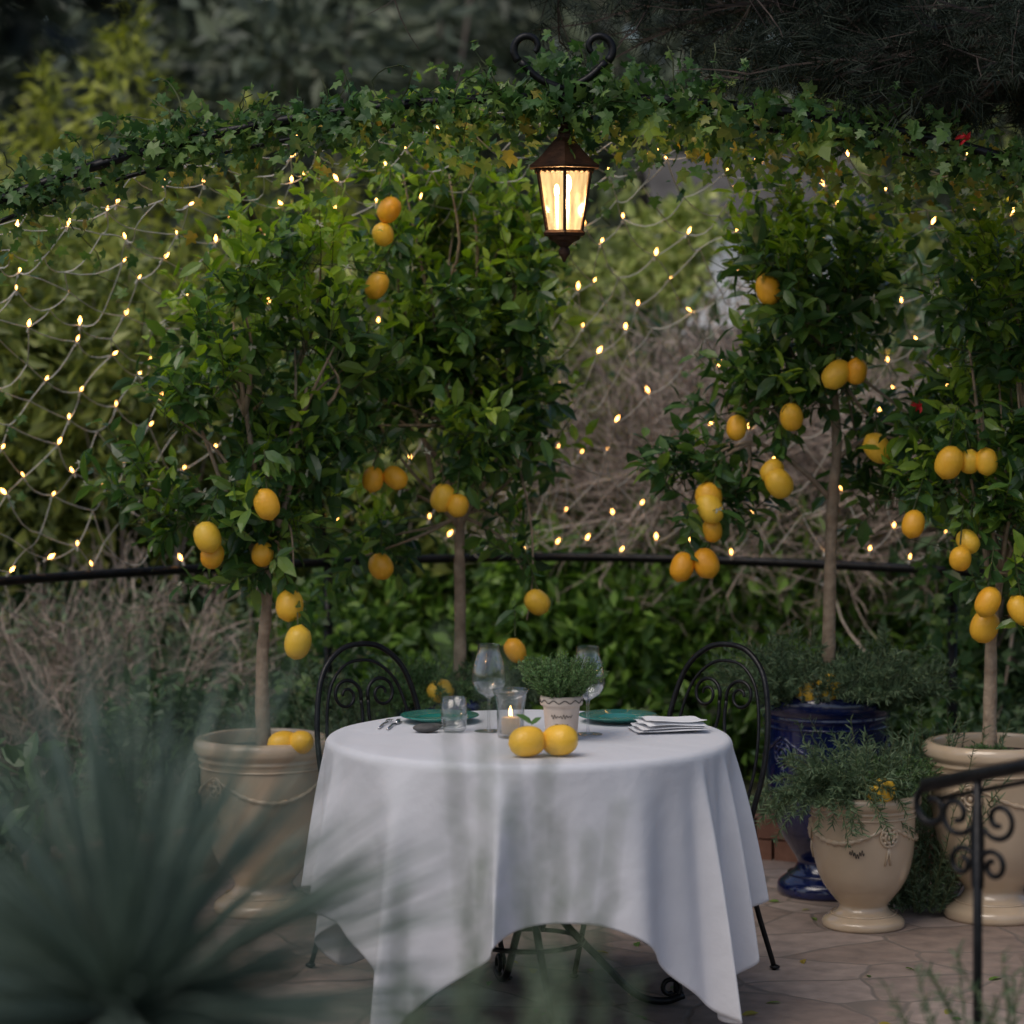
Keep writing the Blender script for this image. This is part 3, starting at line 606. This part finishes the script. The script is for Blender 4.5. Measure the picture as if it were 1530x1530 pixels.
# ------------------------------------------------------------ chairs
def chair(loc,face):
    g=grp('wrought_iron_chair',loc,face-math.pi/2,world=False); ch=[]
    w=.175; yb=-.19
    hoop=[(-w*.95,yb+.02,.45),(-w*1.05,yb-.02,.6),(-w,yb-.05,.74),(-w*.80,yb-.075,.855),(-w*.42,yb-.09,.918),(0,yb-.093,.933),(w*.42,yb-.09,.918),(w*.80,yb-.075,.855),(w,yb-.05,.74),(w*1.05,yb-.02,.6),(w*.95,yb+.02,.45)]
    ch.append(tube(smooth_path(hoop,60),.0085,8))
    inner=[(x*.82,y+.002,.45+(z-.45)*.90) for x,y,z in hoop]; ch.append(tube(smooth_path(inner,50),.005,6))
    for s in (-1,1):
        e1=(s,0,0); e2=(0,-.15,1)
        sp=spiral((s*.062,yb-.07,.785),e1,e2,.012,.052,1.55,-math.pi*.0,40)
        end=sp[-1]; ch.append(tube(sp,np.linspace(.0045,.006,40),6))
        ch.append(tube(smooth_path([end,end+A([0,.01,-.06]),(s*.035,yb-.03,.6),(s*.05,yb,.46)],16),.0055,6))
        ch.append(tube(smooth_path([(s*w*.95,yb+.02,.45),(s*w*.92,yb+.01,.25),(s*w*1.1,yb-.06,.0)],14),np.linspace(.009,.008,14),8))
        ch.append(tube(smooth_path([(s*w*.85,.17,.45),(s*w*.9,.18,.25),(s*w*1.05,.22,.0)],14),np.linspace(.009,.008,14),8))
        for fy in (yb-.06,.22): ch.append(ell((s*w*(1.1 if fy<0 else 1.05),fy,.007),(.016,.016,.007),10,6))
    ch.append(tube([(.19*math.cos(t),.19*math.sin(t),.45) for t in np.linspace(0,2*math.pi,40,endpoint=False)],.009,8,closed=True))
    ch.append(tube([(.15*math.cos(t),.15*math.sin(t),.22) for t in np.linspace(0,2*math.pi,40,endpoint=False)],.005,6,closed=True))
    for i in range(-6,7):
        x=i*.029; y=.19*math.sqrt(1-(x/.19)**2); ch.append(tube([(x,-y,.452),(x,0,.452),(x,y,.452)],.003,5)); ch.append(tube([(-y,x,.456),(0,x,.456),(y,x,.456)],.003,5))
    obj('frame_seat_and_scroll_back',ch,['iron'],g,True)
chair((-.29,8.46,.006),math.radians(-55)); chair((.46,8.46,.006),math.radians(-130))
# ------------------------------------------------------------ tableware
def wine(x,y,s=1):
    g=grp('wine_glass',(x,y,ZT))
    pr=[(.001,.002),(.036,.001),(.037,.003),(.01,.006),(.0045,.015),(.004,.05),(.0045,.088),(.012,.098),(.034,.112),(.046,.135),(.048,.155),(.043,.185),(.034,.215),(.031,.238),(.0315,.240),(.0300,.238),(.033,.215),(.042,.185),(.0465,.155),(.0445,.136),(.033,.114),(.012,.101),(.001,.099)]
    q=smooth_path([(a,b,0) for a,b in pr],110)[:,:2]; obj('glass_bowl_stem_and_foot',[lathe([(max(a,.0005)*s,b*s) for a,b in q],(x,y,ZT),40)],['glass'],g,True)
wine(-.064,8.06); wine(.208,8.0)
def tumbler(x,y,r,h,nm):
    g=grp(nm,(x,y,ZT)); obj('glass_wall_and_base',[lathe([(.001,.001),(r*.75,.001),(r*.92,h*.12),(r,h*.45),(r*.93,h),(r*.9,h),(r*.96,h*.45),(r*.86,h*.16),(.001,h*.1)],(x,y,ZT),40)],['glass'],g,True); return g
tumbler(-.16,8.06,.037,.095,'water_tumbler')
g=grp('candle_holder',(-.004,7.95,ZT))
obj('glass_cup',[lathe([(.001,.001),(.034,.001),(.037,.01),(.038,.08),(.044,.115),(.052,.13),(.050,.131),(.042,.116),(.036,.08),(.035,.012),(.001,.008)],(-.004,7.95,ZT),40)],['glass'],g,True)
obj('candle',[lathe([(.001,.010),(.024,.010),(.025,.014),(.025,.052),(.022,.055),(.006,.052),(.001,.052)],(-.004,7.95,ZT),24),tube([(-.004,7.95,ZT+.05),(-.004,7.95,ZT+.056),(-.003,7.95,ZT+.062)],.001,5)],['wax'],g,True)
obj('flame',[lathe([(.0005,0),(.004,.004),(.0055,.009),(.004,.017),(.0015,.025),(.0003,.03)],(-.004,7.95,ZT+.057),12)],['flame'],g,True)
plight('candle_light',(-.004,7.95,ZT+.072),.25,(1,.5,.2),.006,g)
g=grp('potted_thyme',(.134,7.9,ZT))
obj('pot',[lathe([(.001,.001),(.040,.001),(.042,.006),(.049,.085),(.050,.093),(.056,.095),(.058,.10),(.058,.116),(.055,.121),(.050,.121),(.049,.112),(.001,.110)],(.134,7.9,ZT),48)],['tpot'],g,True)
ch=[]
pts=[(.134+.0595*math.cos(t),7.9+.0595*math.sin(t),ZT+.108+.004*math.sin(t*12)) for t in np.linspace(0,2*math.pi,160,endpoint=False)]; ch.append(tube(pts,.0012,4,closed=True))
for zc,a0,a1,am in ((.068,-125,-55,.006),(.045,-112,-70,.004)):
    pts=[]
    for s in np.linspace(0,1,90):
        a=math.radians(a0+(a1-a0)*s); z=zc+am*math.sin(s*46)*(.6+.4*math.sin(s*13)); r=.0428+.0068*z/.085+.0012; pts.append((.134+r*math.cos(a),7.9+r*math.sin(a),ZT+z))
    ch.append(tube(pts,.0008,4))
obj('painted_script',ch,['ink'],g)
herb('x',(.134,7.9,ZT+.11),.10,.12,340,.009,0,'thyme',droop=.03,spread=.8,parent=g,w=3.5,seg=4,per=9,stemr=.0008)
obj('lemon',[lemon_chunk((.040,7.585,ZT+.040),.040,0,(1,.25,.1))],['lemony'],None,True)
obj('lemon',[lemon_chunk((.124,7.60,ZT+.041),.0415,0,(.8,-.6,.15))],['lemony'],None,True)
P_=A([[.055,7.60,ZT+.082],[.05,7.62,ZT+.078]]); obj('lemon_leaf',[inst(LEAF,P_,frames(A([[-.7,-.1,.5],[.5,.4,.4]]),A([[.3,-.5,.8],[0,-.4,.8]])),[.055,.04])],['citrus'])
def plate(x,y,r):
    g=grp('teal_plate',(x,y,ZT)); obj('plate_dish',[lathe([(.001,.003),(r*.55,.001),(r*.62,.004),(r*.98,.017),(r,.019),(r*.985,.021),(r*.62,.009),(r*.55,.006),(.001,.006)],(x,y,ZT),64)],['plate'],g,True); return g
plate(-.205,8.27,.112); plate(.30,8.27,.112)
for dx,dy,nm in ((-.36,8.2,'fork'),(-.335,8.18,'knife')):
    g=grp(nm,(dx,dy,ZT)); obj('handle',[tube([(dx-.01,dy-.09,ZT+.003),(dx,dy,ZT+.004),(dx+.01,dy+.03,ZT+.004)],[.004,.003,.0025],6)]+([tube([(dx+.01,dy+.03,ZT+.004),(dx+.013,dy+.06,ZT+.004),(dx+.018,dy+.11,ZT+.004)],[.006,.008,.002],6)] if nm=='knife' else [tube([(dx+.01+o_,dy+.03,ZT+.004),(dx+.012+o_,dy+.06,ZT+.006),(dx+.015+o_,dy+.09,ZT+.004)],.0013,5) for o_ in (-.007,-.0025,.0025,.007)]),['steel'],g,True)
ch=ell((-.237,8.05,ZT+.012),(.037,.026,.012),20,12); ch[0][:]+=rng.normal(size=ch[0].shape)*.0005; obj('grey_pebble',[ch],['stone'],None,True)
ch=ell((-.215,8.12,ZT+.008),(.022,.018,.008),20,12); obj('grey_pebble',[ch],['stone'],None,True)
g=grp('folded_napkin',(.43,8.1,ZT)); chs=[]
for li in range(4):
    n_=18; Vn=[];Fn=[]; W=.10-.006*li; H=.075-.004*li; z0=.007+.0085*li; ang=.15+.07*li
    for side in (0,1):
        for i in range(n_):
            for j in range(n_):
                u=-1+2*i/(n_-1); v=-1+2*j/(n_-1); e=(1-abs(u)**4)*(1-abs(v)**4); z=z0+(.0042*e if side==0 else -.0042*e)+.004*math.sin(u*2.2+li*1.3)*(.4+.2*li)+.002*math.sin(v*5+li*2)
                x=u*W*(1+.03*math.sin(v*4+li));y=v*H; Vn.append((.43+.004*li+x*math.cos(ang)-y*math.sin(ang),8.08+x*math.sin(ang)+y*math.cos(ang),ZT+z))
    o_=n_*n_
    for i in range(n_-1):
        for j in range(n_-1):
            a=i*n_+j; Fn.append((a,a+n_,a+n_+1,a+1)); Fn.append((o_+a,o_+a+1,o_+a+n_+1,o_+a+n_))
    chs.append(tmpl(Vn,Fn))
obj('linen_folds',chs,['napkin'],g,True)
# ------------------------------------------------------------ stair railing (right foreground)
g=grp('wrought_iron_railing',(.96,6.0,0)); ch=[]
def rp(s,z=0): return A([.92+s*.33,6.25-.35*s,.905+.13*s+z])
ch.append(tube([rp(-.1),rp(.5),rp(1),rp(2.2)],.016,8)); ch.append(tube([rp(-.05,-.035),rp(1,-.035),rp(2.2,-.035)],.006,6))
for s in (.20,.95,1.7):
    p=rp(s); ch.append(tube([tuple(p),(p[0],p[1],.5),(p[0],p[1],0)],.0105,8))
    e=nrm(A([.35,-.35,0])*1.0)
    for sg in (-1,1):
        cc=p+e*sg*.055+A([0,0,-.09]); ch.append(tube(spiral(cc,e*sg,(0,0,1),.045,.012,1.2,-2.6,30),.0065,6))
        cc=p+e*sg*.04+A([0,0,-.19]); ch.append(tube(spiral(cc,e*sg,(0,0,-1),.035,.010,1.2,-2.8,30),.0065,6))
        ch.append(tube(smooth_path([p+A([0,0,-.02]),p+e*sg*.012+A([0,0,-.13]),p+e*sg*.01+A([0,0,-.24])],10),.006,6))
ch.append(tube(spiral(rp(-.05)+A([0,0,-.05]),e,(0,0,1),.05,.015,1.1,1.57,30),.008,6))
obj('handrail_posts_and_scrolls',ch,['iron'],g,True)
herb('rosemary_plant',(1.05,5.9,.0),.24,.60,80,.03,0,'herb',droop=.02,spread=.35,w=1.6)
# ------------------------------------------------------------ foreground yucca
g=grp('yucca_plant',(-.50,3.6,0)); n=850
c=A([-.48,3.6,1.02]); d=rnd(n); d[:,2]=np.abs(d[:,2])*1.15-.35; d=nrm(d)
YB=tmpl([(-.5,0,0),(.5,0,0),(-.42,.35,.01),(.42,.35,.01),(-.3,.7,-.03),(.3,.7,-.03),(0,1,-.09)],[(0,1,3,2),(2,3,5,4),(4,5,6)])
L=.38+.13*rng.random(n); w=.007+.004*rng.random(n)
obj('blades',[inst(YB,c+d*.03,frames(d,rng.normal(size=(n,3))*.5+A([0,0,1])),np.stack([w,L,L],1))],['yucca'],g)
obj('trunk',[tube([(-.48,3.6,0),(-.49,3.6,.5),(-.48,3.6,1.03)],[.09,.075,.07],12)],['pinebark'],g,True)
# foreground rosemary in front of the table, out of focus
for x,y,h,n in ((-.105,3.4,1.36,3),(-.048,3.35,1.42,4),(-.032,3.4,1.62,2),(.075,3.45,1.38,4),(.152,3.4,1.22,4),(.03,3.3,1.20,4),(-.06,3.5,1.22,4)):
    herb('tall_rosemary',(x,y,0),.05,h,n,.024,0,'lav',spread=.02,seg=14,per=18,w=1.8,stemr=.0018,noise=.018)
# ------------------------------------------------------------ vegetation masses
def cloud(name,blobs,size,T,mat,up=.3,stickn=0,parent=None,shell=.4):
    g=parent or grp(name,tuple(A(blobs[0][0])*A([1,1,0]))); P=[];D=[]
    for c,r,n in blobs: p,d=rand_blob(c,r,n,shell); P.append(p);D.append(d)
    P=np.vstack(P);D=np.vstack(D); keep=P[:,2]>.03; P=P[keep];D=D[keep]; n=len(P)
    ld=nrm(D*.6+rnd(n)*.8+A([0,0,-.15])); nn=rng.normal(size=(n,3))*.6+A([0,-.2,up])
    obj('foliage',[inst(T,P,frames(ld,nn),size*(.5+.9*rng.random(n)))],[mat],g)
    if stickn:
        i=rng.choice(n,stickn); base=A([b[0] for b in blobs])[rng.integers(0,len(blobs),stickn)]; base[:,2]*=.5; j=[np.argmin(np.linalg.norm(base[:,:2]-P[q][:2],axis=1)) for q in i]; 
        obj('branches',[sticks(base[j],P[i],.008,taper=.3)],['twig'],g)
    return g
def clumps(box,r,nb,nper,sq=1):
    (x0,x1),(y0,y1),(z0,z1)=box; out=[]
    for _ in range(nb):
        s=r*(.6+.7*rng.random()); out.append(((rng.uniform(x0,x1),rng.uniform(y0,y1),rng.uniform(z0,z1)),(s,s*.8,s*sq),nper))
    return out
cloud('green_hedge',clumps(((-.9,2.6),(12.0,12.9),(.15,.85)),.34,60,260),.09,LEAF2,'hedge',stickn=30)
cloud('dark_hedge',clumps(((-4,4.5),(12.9,13.6),(.2,1.4)),.55,70,180),.12,LEAF2,'darkbush')
cloud('dark_shrub',clumps(((1.85,3.0),(11.3,12.0),(.2,2.1)),.34,36,200),.10,LEAF2,'darkbush',stickn=30)
cloud('leafy_shrub',clumps(((-3.0,-1.45),(12.2,13.2),(.9,2.2)),.4,32,230),.11,LEAF2,'mid',stickn=20)
cloud('leafy_shrub',clumps(((-1.5,.3),(12.6,13.4),(.9,1.8)),.4,24,200),.11,LEAF2,'mid',stickn=20)
bl=[]
for x,y,zt,rb in ((-2.05,16,3.72,.6),(-2.7,16.4,3.3,.65),(-3.2,16,3.1,.6),(-1.5,16.3,3.1,.5),(-1.0,16.8,2.85,.5),(-3.8,16.5,3.1,.6),(-.5,16.6,2.6,.5)):
    for z in np.arange(.4,zt,.28):
        rr=max(.07,rb*min(1,(zt-z)/1.2)); bl.append(((x+rng.normal()*.05,y,z),(rr,rr,.26),int(100+220*rr)))
cloud('yellow_conifer',bl,.12,SLIM,'yellowgreen',stickn=60)
cloud('garden_shrub',clumps(((-.4,.75),(15,16.5),(.9,2.3)),.45,24,170),.13,LEAF2,'mid')
cloud('garden_shrub',clumps(((.8,1.7),(15,16.5),(.9,1.5)),.32,14,170),.13,LEAF2,'mid')
cloud('garden_shrub',clumps(((1.9,4.6),(15,16.5),(.9,2.7)),.45,34,170),.13,LEAF2,'mid')
cloud('pale_shrub',clumps(((.45,.95),(14.2,14.6),(2.05,2.5)),.13,14,60),.09,LEAF2,'pale',stickn=10)
cloud('pale_shrub',clumps(((-.75,-.2),(14.2,14.6),(1.9,2.6)),.13,12,60),.09,LEAF2,'pale',stickn=10)
cloud('dark_trees',clumps(((-8,8),(23,29),(2.6,8.0)),1.2,90,270),.30,LEAF2,'dark',stickn=120,shell=.5)
cloud('dark_trees',clumps(((-6,-1.0),(20,22),(1.0,4.2)),.9,36,240),.24,LEAF2,'dark',stickn=60,shell=.5)
cloud('distant_trees',clumps(((-16,16),(34,44),(1,8)),2.2,78,240),.55,LEAF2,'dark',shell=.5)
# white cottage glimpsed through the garden
g=grp('white_cottage',(1.75,20.5,0))
x0,x1,y0,y1=1.1,2.3,20.0,22.5
V=[(x0,y0,0),(x1,y0,0),(x1,y1,0),(x0,y1,0),(x0,y0,2.72),(x1,y0,2.72),(x1,y1,2.72),(x0,y1,2.72),(x0,(y0+y1)/2,3.1),(x1,(y0+y1)/2,3.1)]
obj('walls',[tmpl(V,[(0,1,5,4),(1,2,6,9,5),(2,3,7,6),(3,0,4,8,7)])],['wall'],g)
obj('roof',[tmpl([(x0-.15,y0-.2,2.69),(x1+.15,y0-.2,2.69),(x1+.15,(y0+y1)/2,3.16),(x0-.15,(y0+y1)/2,3.16),(x1+.15,y1+.2,2.69),(x0-.15,y1+.2,2.69)],[(0,1,2,3),(3,2,4,5)])],['tile'],g)
obj('window',[box((1.75,19.985,1.2),(2.15,19.997,2.1))],['dglass'],g); obj('door',[box((1.2,19.985,0),(1.6,19.997,1.9))],['tile'],g)
# twig bush
def spray():
    V=[];F=[]
    def st(a,b,r):
        a=A(a,float);b=A(b,float); c=sticks([a],[b],r,k=3); o_=len(V); V.extend(c[0].tolist()); i=0
        for cn in c[2]: F.append(tuple(int(q)+o_ for q in c[1][i:i+cn])); i+=cn
    def grow(p,d,l,r,lev):
        for s in range(3):
            q=p+d*l/3; st(p,q,r); p=q; d=nrm(d+rng.normal(size=3)*.22)
            if lev<2:
                grow(p,nrm(d+rng.normal(size=3)*.7),l*.6,r*.65,lev+1)
    grow(A([0,0,0.]),A([0,1.,0]),.6,.007,0)
    return tmpl(V,F)
SPR=[spray() for _ in range(3)]
def twigbush(name,c,r,n,size,thin=1.0):
    g=grp(name,(c[0],c[1],0)); chs=[]
    for T in SPR:
        d=rnd(n//3); d[:,2]=np.abs(d[:,2])*.9+.05; P=A(c)+d*A(r)*(rng.random((n//3,1))**.5*.75); dd=nrm(d*.7+rnd(n//3)*.7+A([0,0,.3]))
        sz=size*(.6+.7*rng.random(n//3)); chs.append(inst(T,P,frames(dd,rnd(n//3)),np.stack([sz*thin,sz,sz],1)))
    obj('dry_branches',chs,['twig'],g); return g
twigbush('dry_twig_bush',(1.0,12.6,.85),(1.1,.7,1.0),600,.75)
twigbush('dry_twig_bush',(2.3,12.6,.9),(.9,.6,1.3),270,.75)
twigbush('dry_twig_bush',(-1.75,11.9,.1),(.95,.5,.70),220,.55)
cloud('grey_shrub',clumps(((-2.6,-1.1),(11.7,12.3),(.1,.7)),.3,22,200),.06,SLIM,'herb')
cloud('laurel_bush',clumps(((-1.75,-1.12),(7.2,7.6),(.2,.88)),.17,24,90),.09,LEAF,'darkbush',stickn=20)
cloud('low_undergrowth',clumps(((-1.5,-.5),(10.7,11.2),(.05,.5)),.22,22,200),.06,LEAF2,'darkbush',stickn=20)
cloud('low_undergrowth',clumps(((-.4,2.2),(10.9,11.4),(.05,.4)),.2,22,180),.06,LEAF2,'darkbush',stickn=20)
# overhanging pine (right, above)
PY=9.3
g=grp('pine_tree',(4.2,PY,0))
ch=[tube([(4.2,PY,0),(4.15,PY,2.2),(4.2,PY+.05,6.0)],[.18,.15,.10],12)]
TV=[];TF=[]
for i in range(13):
    a=rng.random()*6.28; d=nrm(A([math.cos(a)*.8,.45+rng.random()*.5,math.sin(a)*.8])); y0=rng.random()*.5
    s=nrm(np.cross(d,A([.3,.2,.9])))*.013; b=A([0,y0,0]); o_=len(TV); TV+= [b-s,b+s,b+d*.6]; TF.append((o_,o_+1,o_+2))
TUFT=tmpl(TV,TF)
P=[];D=[];SA=[];SB=[];RR=[]
def branch(p,d,L,r,lev):
    k=max(3,int(L/.11)); 
    for s in range(k):
        q=p+d*(L/k); SA.append(p);SB.append(q); RR.append(r*(1-s/k*.6)); p=q; d=nrm(d+rng.normal(size=3)*(.03 if lev==0 else .09))
        if lev<2:
            for sg in range(2 if lev==0 else 1):
                dd=nrm(d*.7+rng.normal(size=3)*A([.6,.6,.22])+A([0,0,-.04])); 
                branch(p,dd,(.55 if lev==0 else .24)*(.5+.6*rng.random()),r*.45,lev+1)
        if lev>=1: P.append(p.copy()); D.append(nrm(d+rng.normal(size=3)*.3))
for z0,tgt in ((3.1,(.45,-.2,2.86)),(3.0,(1.0,-.4,2.76)),(3.0,(.9,.1,2.80)),(3.2,(.15,.1,2.92)),(3.0,(.6,0,2.84)),(3.2,(.5,-.5,2.90)),(3.1,(.05,-.1,2.93)),(2.85,(1.2,0,2.68)),(2.95,(1.1,-.2,2.74)),(3.1,(.75,.2,2.88)),(3.0,(1.3,-.5,2.72)),(3.3,(.35,-.3,2.98)),(3.0,(.8,-.3,2.7))):
    p=A([4.15,PY,z0]); dv=A([tgt[0],PY+tgt[1],tgt[2]])-p; branch(p,nrm(dv),np.linalg.norm(dv),.016,0)
SA=A(SA);SB=A(SB);RR=A(RR); P=A(P);D=A(D)
def lim(Q): return Q[:,2]>2.49+.17*np.clip((1.2-Q[:,0]),0,1)+.05*np.sin(Q[:,0]*9)+.06*rng.random(len(Q))
kk=lim(SA)&lim(SB); SA=SA[kk];SB=SB[kk];RR=RR[kk]; kk=lim(P)&(P[:,2]<3.1)&(P[:,0]<2.1); P=P[kk];D=D[kk]
NT=len(P)
# clustered boughs: drop the tufts between bough centres so that gaps show
cb=P[rng.choice(len(P),70)]; dist=np.min(np.linalg.norm(P[:,None,:]-cb[None],axis=2),axis=1); P=P[dist<.19];D=D[dist<.19]
if len(P)>4200: kk=rng.choice(len(P),4200,replace=False); P=P[kk];D=D[kk]
obj('trunk',ch,['pinebark'],g,True); obj('branches',[sticks(SA,SB,RR,k=3)],['pinebark'],g)
P=np.repeat(P,2,0)+rng.normal(size=(len(P)*2,3))*.02;D=nrm(np.repeat(D,2,0)+rng.normal(size=(len(P),3))*.3)
obj('needles',[inst(TUFT,P,frames(D,rnd(len(P))),.12*(.7+.6*rng.random(len(P))))],['pine'],g)
g=cloud('olive_tree',[((-.68,4.0,2.33),(.11,.1,.05),70),((-.95,4.0,2.4),(.3,.2,.12),260)],.08,LEAF,'pine')
obj('trunk',[tube(smooth_path([(-1.7,4.1,0),(-1.65,4.1,1.4),(-1.5,4.05,2.3),(-.8,4,2.36)],20),np.linspace(.06,.006,20),8)],['pinebark'],g,True)
# ------------------------------------------------------------ world, sun, camera
w=bpy.data.worlds.new('World'); sc.world=w; w.use_nodes=True; nt=w.node_tree; nt.nodes.clear()
EL,AZ=math.radians(56),math.radians(222)
sky=nt.nodes.new('ShaderNodeTexSky'); sky.sky_type='NISHITA'; sky.sun_disc=False; sky.sun_elevation=EL; sky.sun_rotation=AZ; sky.dust_density=3; sky.air_density=1.0; sky.ozone_density=1
bg=nt.nodes.new('ShaderNodeBackground'); bg.inputs[1].default_value=.105; ow=nt.nodes.new('ShaderNodeOutputWorld'); nt.links.new(sky.outputs[0],bg.inputs[0]); nt.links.new(bg.outputs[0],ow.inputs[0])
l=bpy.data.lights.new('sun','SUN'); l.energy=1.05; l.angle=math.radians(40); l.color=(1,.93,.83); so=bpy.data.objects.new('sun',l); sc.collection.objects.link(so)
dv=Vector((math.sin(AZ)*math.cos(EL),math.cos(AZ)*math.cos(EL),math.sin(EL))); so.rotation_euler=dv.to_track_quat('Z','Y').to_euler(); so.location=dv*20
cam=bpy.data.cameras.new('camera'); co_=bpy.data.objects.new('camera',cam); sc.collection.objects.link(co_); sc.camera=co_
co_.location=(0,0,1.87); co_.rotation_euler=(math.radians(90),0,0)
cam.sensor_width=36; cam.lens=36*4360/1530; cam.shift_y=-270/1530; cam.clip_end=1000; cam.clip_start=.05
cam.dof.use_dof=True; cam.dof.focus_distance=8.4; cam.dof.aperture_fstop=2.4
sc.view_settings.view_transform='Standard'; sc.view_settings.look='None'; sc.view_settings.exposure=0
print('TOTAL build',time.time()-T0,'tufts',NT)
